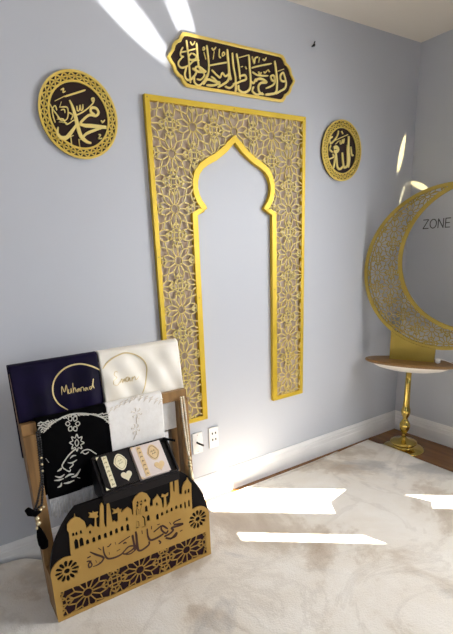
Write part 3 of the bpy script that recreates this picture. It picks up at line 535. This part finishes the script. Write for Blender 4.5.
for sx in (-1,1):
    x = SX+sx*.331
    mb = MB(); y1 = -.352
    mb.add([(x-.007,YP,Z0),(x+.007,YP,Z0),(x+.007,y1,Z0),(x-.007,y1,Z0),(x-.007,YP,.20),(x+.007,YP,.20),(x+.007,y1,.20),(x-.007,y1,.20)],
           [(0,3,2,1),(4,5,6,7),(0,1,5,4),(1,2,6,5),(2,3,7,6),(3,0,4,7)])
    mb.build('side_board', M['wood'], root)
    xp = -2.5455 if sx < 0 else -1.9225
    MB().beam((xp,-.332,Z0),(xp,-.312,.7205),.044,.038).build('front_post', M['wood'], root, bevel=.002)
    MB().beam((xp+(.004 if sx < 0 else -.022),-.272,Z0),(xp+(.004 if sx<0 else -.022)*.5,-.240,.930),.040,.034).build('rear_post', M['wood'], root, bevel=.002)
MB().box(-2.5675,-1.9005,-.323,-.300,.719,.762,.002).build('front_rail', M['wood'], root)
MB().box(-2.562,-1.897,-.256,-.226,.925,.952,.002).build('rear_rail', M['wood'], root)
MB().box(-2.562,-1.905,-.346,-.318,.10,.14,.002).build('lower_rail', M['wood'], root)
# sloped black tray
ty0, ty1, tz0, tz1, tzb = -.4425, -.338, .463, .577, .428
tx0, tx1 = -2.345, -2.022
slope = Vector((0, ty1-ty0, tz1-tz0)); TL = slope.length; wv_ = slope.normalized(); nv = Vector((0,-wv_.z,wv_.y))
def Pt(a, b, h): return tuple(Vector((tx0+a, ty0, tz0)) + wv_*b + nv*h)
TW = tx1-tx0
mb = MB(); b_ = .018
mb.add([(tx0,ty0,tzb),(tx1,ty0,tzb),(tx1,ty1,tzb),(tx0,ty1,tzb),(tx0,ty0,tz0),(tx1,ty0,tz0),(tx1,ty1,tz1),(tx0,ty1,tz1)],
       [(0,3,2,1),(4,5,6,7),(0,1,5,4),(1,2,6,5),(2,3,7,6),(3,0,4,7)])
rr = lambda i, r: [p for cx,cy,a0 in ((TW-i-r,i+r,-PI/2),(TW-i-r,TL-i-r,0),(i+r,TL-i-r,PI/2),(i+r,i+r,PI)) for p in arcpts(cx,cy,r,a0,a0+PI/2,6)]
extrude_poly([rr(0,.012), rr(.009,.006)], Pt, 0, .012, mb)
tray = mb.build('book_tray', M['black_tray'], root, bevel=.002)
MB().beam(Pt(TW-.02,TL-.005,.014),Pt(TW+.028,TL-.03,.018),.010,.003).build('ribbon', M['velvet'], tray)

# ------------------------------------------------------------------ the two small books in the tray
def gem(cx, cy, a, b, n=24):                        # pointed oval plate outline
    return [(cx+a*math.copysign(abs(math.cos(t))**1.0,math.cos(t))*(1-.18*abs(math.sin(t))), cy+b*math.copysign(abs(math.sin(t))**1.25,math.sin(t))) for t in [2*PI*k/n for k in range(n)]]
def heart(cx, cy, s):
    return [(cx+s*16*math.sin(t)**3/16, cy+s*(13*math.cos(t)-5*math.cos(2*t)-2*math.cos(3*t)-math.cos(4*t))/16) for t in [2*PI*k/32 for k in range(32)]]
def book(u0, u1, v0, v1, h, label, cov, plt_, mark):
    c = Pt((u0+u1)/2,(v0+v1)/2,.0003)
    root = thing('small_book', label, 'book', c, 'small books in the tray')
    r2 = [(u0,v0),(u1,v0),(u1,v1),(u0,v1)]
    mb = extrude_poly([r2], Pt, .0004, .003); extrude_poly([r2], Pt, h-.003, h, mb); extrude_poly([[(u0,v0),(u0+.003,v0),(u0+.003,v1),(u0,v1)]], Pt, .003, h-.003, mb)
    mb.build('cover', cov, root)
    extrude_poly([[(u0+.003,v0+.003),(u1-.004,v0+.003),(u1-.004,v1-.003),(u0+.003,v1-.003)]], Pt, .003, h-.003).build('pages', M['pages'], root)
    s0 = u0+.020
    sp = extrude_poly([[(s0,v0+.004),(s0+.020,v0+.004),(s0+.020,v1-.003),(s0,v1-.003)]], Pt, h, h+.001).build('spine_strip', plt_, root)
    mb = MB()
    for k in range(7):
        v = v0+.014+k*(v1-v0-.026)/6
        mb.stroke([(s0+.005,v-.004),(s0+.009,v+.004),(s0+.012,v-.001),(s0+.016,v+.003)], .002, Pt, h+.0009, h+.0014)
    mb.build('strip_lettering', mark, sp)
    cx = (s0+.020+u1)/2
    md = extrude_poly([gem(cx,v0+(v1-v0)*.68,.027,.034)], Pt, h, h+.0012).build('medallion', plt_, root)
    mb = MB()
    for r_ in (.8,):
        g = gem(cx,v0+(v1-v0)*.68,.027*r_,.034*r_); mb.stroke(g+[g[0]], .0016, Pt, h+.0011, h+.0016)
    for dx, dy in ((-.006,.004),(.004,.006),(-.004,-.006),(.006,-.004)):
        mb.stroke([(cx+dx-.004,v0+(v1-v0)*.68+dy-.003),(cx+dx,v0+(v1-v0)*.68+dy+.003),(cx+dx+.004,v0+(v1-v0)*.68+dy-.001)], .0018, Pt, h+.0011, h+.0016)
    mb.build('medallion_lettering', mark, md)
    extrude_poly([heart(cx+.006,v0+(v1-v0)*.24,.022)], Pt, h, h+.0012).build('heart_plate', plt_, root)
    for uu, vv, su, sv in ((u0,v0,1,1),(u0,v1,1,-1)):
        extrude_poly([[(uu-.0005*su,vv-.0005*sv),(uu+.012*su,vv-.0005*sv),(uu-.0005*su,vv+.012*sv)]], Pt, h, h+.0015).build('corner_guard', plt_, root)
M['mark_brown'] = mat('brown_lettering', (96,64,44), .5, noise=((106,72,50),30,2))
M['mark_gold'] = mat('olive_lettering', (150,136,84), .4, noise=((164,150,96),30,2))
book(.015,.145,.012,TL-.010,.020,'black covered small book with ivory plates in the left half of the black tray', M['black_tray'], M['cream_plate'], M['mark_gold'])
book(.156,.283,.012,TL-.010,.022,'blush pink covered small book with peach plates in the right half of the black tray', M['pink_cover'], M['peach_plate'], M['mark_brown'])

# ------------------------------------------------------------------ rugs hung over the rails
def hung(name, label, m, x0, x1, prof, th, wave, xs=0., back=None, nx=44):
    """sheet hung over a rail: prof lists (y, z) from the hem behind over the rail to the hem in front"""
    pr = smooth(prof, 5); n = len(pr); vs = []
    zt = max(p[1] for p in pr)
    for j, (y, z) in enumerate(pr):
        front = j > n*.5
        for i in range(nx+1):
            t = i/nx; x = x0+(x1-x0)*t; d = zt-z
            x += xs*d*(t-.5)*2
            dy = wave(x, d) if front else 0
            vs.append((x, y-dy, z))
    fs = [(j*(nx+1)+i, j*(nx+1)+i+1, (j+1)*(nx+1)+i+1, (j+1)*(nx+1)+i) for j in range(n-1) for i in range(nx)]
    rt = thing(name, label, 'prayer rug', ((x0+x1)/2, prof[len(prof)//2][0], min(p[1] for p in pr)), 'prayer rugs on the stand')
    o = MB().add(vs, fs).build('cloth', m, rt, smooth_=True)
    s = o.modifiers.new('solid', 'SOLIDIFY'); s.thickness = th; s.offset = 0
    return rt
def over(yr, zr, half, zb, zf, yf_end=None, ybk=None):
    yf = yr-half; yb = yr+half
    ye = yf_end if yf_end is not None else yf
    return [(ybk if ybk is not None else yb, zb),(yb,zb+(zr-zb)*.5),(yb,zr-.02),(yb-.004,zr-.002),(yr,zr+.004),(yf+.004,zr-.002),(yf,zr-.02),(yf+(ye-yf)*.33,zr-(zr-zf)*.33),(yf+(ye-yf)*.67,zr-(zr-zf)*.67),(ye,zf)]
def front_y(yf, ye, zr, zf, z): t = max(0,min(1,(zr-z)/(zr-zf))); return yf+(ye-yf)*t
zt = .960
wv1 = lambda x, d: (.004*math.sin(x*38+d*9)+.003*math.sin(x*71+1))*min(1, d*9)
pr1 = over(-.241, zt, .022, .55, .755, -.290)
pr_b = over(-.241, zt-.001, .021, .60, .758, -.285)
a1 = hung('prayer_rug', 'dark purple satin prayer rug with gold script on the left half of the rear rail', M['purple'], -2.566, -2.247, pr_b, .005, wv1)
wv2 = lambda x, d: (.005*math.sin(x*30+2+d*22)+.004*math.sin(x*63-d*30))*min(1, d*9)
a2 = hung('prayer_rug', 'ivory satin prayer rug with thin gold script on the right half of the rear rail', M['satin'], -2.243, -1.895, pr1, .005, wv2)
zt2 = .768
wv3 = lambda x, d: .002*math.sin(x*33+1)*min(1, d*9)
pr3 = over(-.311, zt2, .018, .46, .470, -.336); pr3[-1] = (-.338,.462)
a3 = hung('prayer_rug', 'black velvet prayer rug with silver embroidery on the left half of the front rail', M['velvet'], -2.517, -2.254, pr3, .005, wv3)
wv4 = lambda x, d: .002*math.sin(x*27)*min(1, d*9)
pr4 = over(-.311, zt2+.001, .0185, .60, .52, -.325)
a4 = hung('prayer_rug', 'white lace-patterned prayer rug on the right half of the front rail', M['lace'], -2.258, -2.020, pr4, .005, wv4)
# second fold of the white rug showing behind, right of it
cl = [c for c in a4.children][0]
MB().box(-2.03,-1.945,-.2985,-.295,.590,.72,.001).build('rear_fold', M['lace'], a4)
def strokes_on(lst, name, m, parent, yf, ye, zr, zf, wave, k=1., base_y=-.30):
    camp = Vector((-2.7897,-1.9441,1.3254)); mb = MB()
    for i, (w, pts) in enumerate(lst):
        def P(a, b, h):
            return (a, front_y(yf,ye,zr,zf,b)-wave(a, zr-b)-.0025-h, b)
        # traced on the plane y=base_y: carry each point along the sight line onto the cloth
        q = []
        for a, b in unpack(pts):
            d = Vector((a, base_y, b))-camp; y = front_y(yf,ye,zr,zf,b); t = (y-.003-camp.y)/d.y; r = camp+d*t
            y = front_y(yf,ye,zr,zf,r.z); t = (y-.003-camp.y)/d.y; r = camp+d*t; q.append((r.x, r.z))
        mb.stroke(q, [x/1000*k for x in w], P, -.001, .0016+.00002*(i%40))
    return mb.build(name, m, parent)
strokes_on(T_ARC_DARK, 'gold_ring', M['gold_thread'], a1, -.262, -.285, zt-.001, .758, wv1)
strokes_on(T_NAME_DARK, 'name_lettering', M['gold_thread'], a1, -.262, -.285, zt-.001, .758, wv1, .7)
strokes_on(T_ARC_LIGHT, 'gold_ring', M['gold_thread'], a2, -.263, -.290, zt, .755, wv2)
strokes_on(T_NAME_LIGHT, 'name_lettering', M['gold_thread'], a2, -.263, -.290, zt, .755, wv2, .55)
strokes_on(T_EMB, 'silver_embroidery', M['silver'], a3, -.329, -.336, zt2, .462, wv3, 1., -.345)
strokes_on(T_LACE, 'lace_embroidery', M['lace_thread'], a4, -.3295, -.325, zt2+.001, .52, wv4, 1., -.345)
mb = MB()
for k in range(60):
    x = -2.512+k*.0043; dx = random.uniform(-.004,.004); L = random.uniform(.075,.095)
    mb.tube([(x,-.338,.466),(x+dx*.5,-.341,.466-L*.5),(x+dx,-.339,.466-L)], .0016, 4)
fr = mb.build('fringe', M['fringe'], a3); 

# ------------------------------------------------------------------ prayer beads
def beads(name, label, path, r, n, m):
    rt = thing(name, label, 'prayer beads', path[0], 'prayer beads on the stand posts')
    P = [Vector(p) for p in path]; L = [0]
    for i in range(len(P)-1): L.append(L[-1]+(P[i+1]-P[i]).length)
    mb = MB()
    for k in range(n):
        s = L[-1]*k/(n-1); i = max(j for j in range(len(P)-1) if L[j] <= s+1e-9); t = (s-L[i])/(L[i+1]-L[i]); c = P[i].lerp(P[i+1], t)
        mb.ball(c, r, 8, 5)
    mb.build('strand', m, rt, smooth_=True)
    return rt
rt = beads('prayer_beads', 'black prayer beads with gold beads and black tassel hanging on the left post', [(-2.522,-.352,.735),(-2.527,-.358,.66),(-2.534,-.365,.56),(-2.560,-.372,.487),(-2.575,-.374,.455),(-2.548,-.374,.470),(-2.532,-.366,.545),(-2.518,-.356,.66),(-2.514,-.352,.735)], .0052, 64, M['bead_black'])
mb = MB()
for x, z, r in ((-2.572,.425,.0085),(-2.570,.405,.0085),(-2.578,.388,.006),(-2.556,.455,.006),(-2.545,.462,.005),(-2.528,.60,.004),(-2.527,.625,.004),(-2.526,.65,.004)): MB().ball((x,-.380,z), r, 10, 6).build('gold_bead', M['bead_gold'], rt, smooth_=True)
mb = MB().tube([(-2.573,-.380,.392),(-2.572,-.381,.380),(-2.570,-.383,.355),(-2.566,-.384,.325),(-2.564,-.384,.305)], [.004,.009,.015,.018,.014], 10)
mb.build('tassel', M['velvet'], rt, smooth_=True)
mb = MB().tube([(-2.600,-.374,.470),(-2.592,-.376,.455),(-2.575,-.379,.446),(-2.556,-.379,.452)], [.010,.014,.012,.007], 8)
mb.build('tassel', M['velvet'], rt, smooth_=True)
rt = beads('prayer_beads', 'pearl and gold prayer beads with tassel hanging on the right post', [(-1.938,-.340,.735),(-1.936,-.342,.66),(-1.933,-.347,.58),(-1.930,-.352,.50),(-1.924,-.352,.47),(-1.920,-.350,.50),(-1.920,-.346,.58),(-1.922,-.342,.66),(-1.926,-.340,.735)], .0050, 72, M['pearl'])
mb = MB()
for z, r in ((.46,.009),(.44,.008),(.425,.010)): MB().ball((-1.923,-.354,z), r, 10, 6).build('gold_bead', M['bead_gold'], rt, smooth_=True)
MB().tube([(-1.923,-.355,.42),(-1.922,-.355,.40),(-1.920,-.355,.36)], [.004,.009,.011], 8).build('tassel', M['bead_gold'], rt, smooth_=True)

# ------------------------------------------------------------------ light
w = bpy.data.worlds.new('daylight'); sc.world = w; w.use_nodes = True
w.node_tree.nodes['Background'].inputs['Color'].default_value = (.62,.78,1,1)
w.node_tree.nodes['Background'].inputs['Strength'].default_value = .6
def lamp(kind, name, loc, direction, energy, colr=(1,1,1), **kw):
    l = bpy.data.lights.new(name, kind); o = bpy.data.objects.new(name, l); col.objects.link(o)
    l.energy = energy; l.color = colr
    for k, v in kw.items(): setattr(l, k, v)
    o.location = loc; o.rotation_euler = Vector(direction).to_track_quat('-Z', 'Y').to_euler(); return o
ce = math.cos(math.radians(40))
lamp('SUN', 'sun', (3,-4,4), (-.783*ce,.622*ce,-math.sin(math.radians(40))), 46, (1,.95,.86), angle=.006)
lamp('AREA', 'window_skylight', (-.075,-1.75,1.35), (-.88,.38,-.30), 37, (.97,.98,1), shape='RECTANGLE', size=1.2, size_y=1.4, spread=2.2)
lamp('AREA', 'added_front_fill', (-2.9,YF-.08,1.4), (0,1,-.05), 3, (.5,.72,1), shape='RECTANGLE', size=1.95, size_y=1.35)  # added dim blue fill at an unseen opening behind the camera
def glint(name, src, tgt, half_len, half_w, along, energy, colr, blend=.25):
    """added spot lamp: narrow elliptical beam standing in for reflected daylight on the wall"""
    s, t = Vector(src), Vector(tgt); d = t-s; D = d.length; z = -d.normalized(); a = Vector(along); a = (a-z*a.dot(z)).normalized(); b = z.cross(a)
    l = bpy.data.lights.new(name, 'SPOT'); o = bpy.data.objects.new(name, l); col.objects.link(o)
    l.energy = energy; l.color = colr; l.spot_size = 2*math.atan(half_len/D); l.spot_blend = blend; l.shadow_soft_size = .004
    R = Matrix((a,b,z)).transposed().to_4x4()
    o.matrix_world = Matrix.Translation(s) @ R @ Matrix.Diagonal((1, half_w/half_len, 1, 1))
glint('added_glint_spot', (-1.5,-1.5,1.0), (-1.93,0,2.27), .30, .065, (.22,0,-.17), 260, (1,.98,.95), .5)
glint('added_glint_spot', (-1.5,-1.5,1.0), (-1.655,0,2.31), .17, .06, (.08,0,-.16), 220, (1,.98,.95), .5)
glint('added_glint_spot', (-.9,-.9,1.9), (-.117,0,1.835), .12, .018, (.05,0,.21), 200, (1,.80,.36), .4)
glint('added_glint_spot', (-.9,-.9,1.9), (0,-.06,1.648), .065, .016, (0,-.09,-.045), 180, (1,.80,.36), .4)
glint('added_glint_spot', (-.9,-.9,1.9), (-.085,0,1.60), .07, .010, (.05,0,.13), 90, (1,.86,.5), .5)

glint('added_glint_spot', (-1.2,-1.8,1.5), (-1.42,0,1.59), .11, .010, (1,0,.02), 5, (1,.98,.95), .6)  # added lamp imitating the window's sheen on the wall inside the arch

sc.view_settings.view_transform = 'Standard'; sc.view_settings.look = 'None'
sc.view_settings.gamma = 1; sc.view_settings.use_curve_mapping = False
sc.view_settings.exposure = 0.2
for o in bpy.data.objects:
    if '_b' in o: del o['_b']
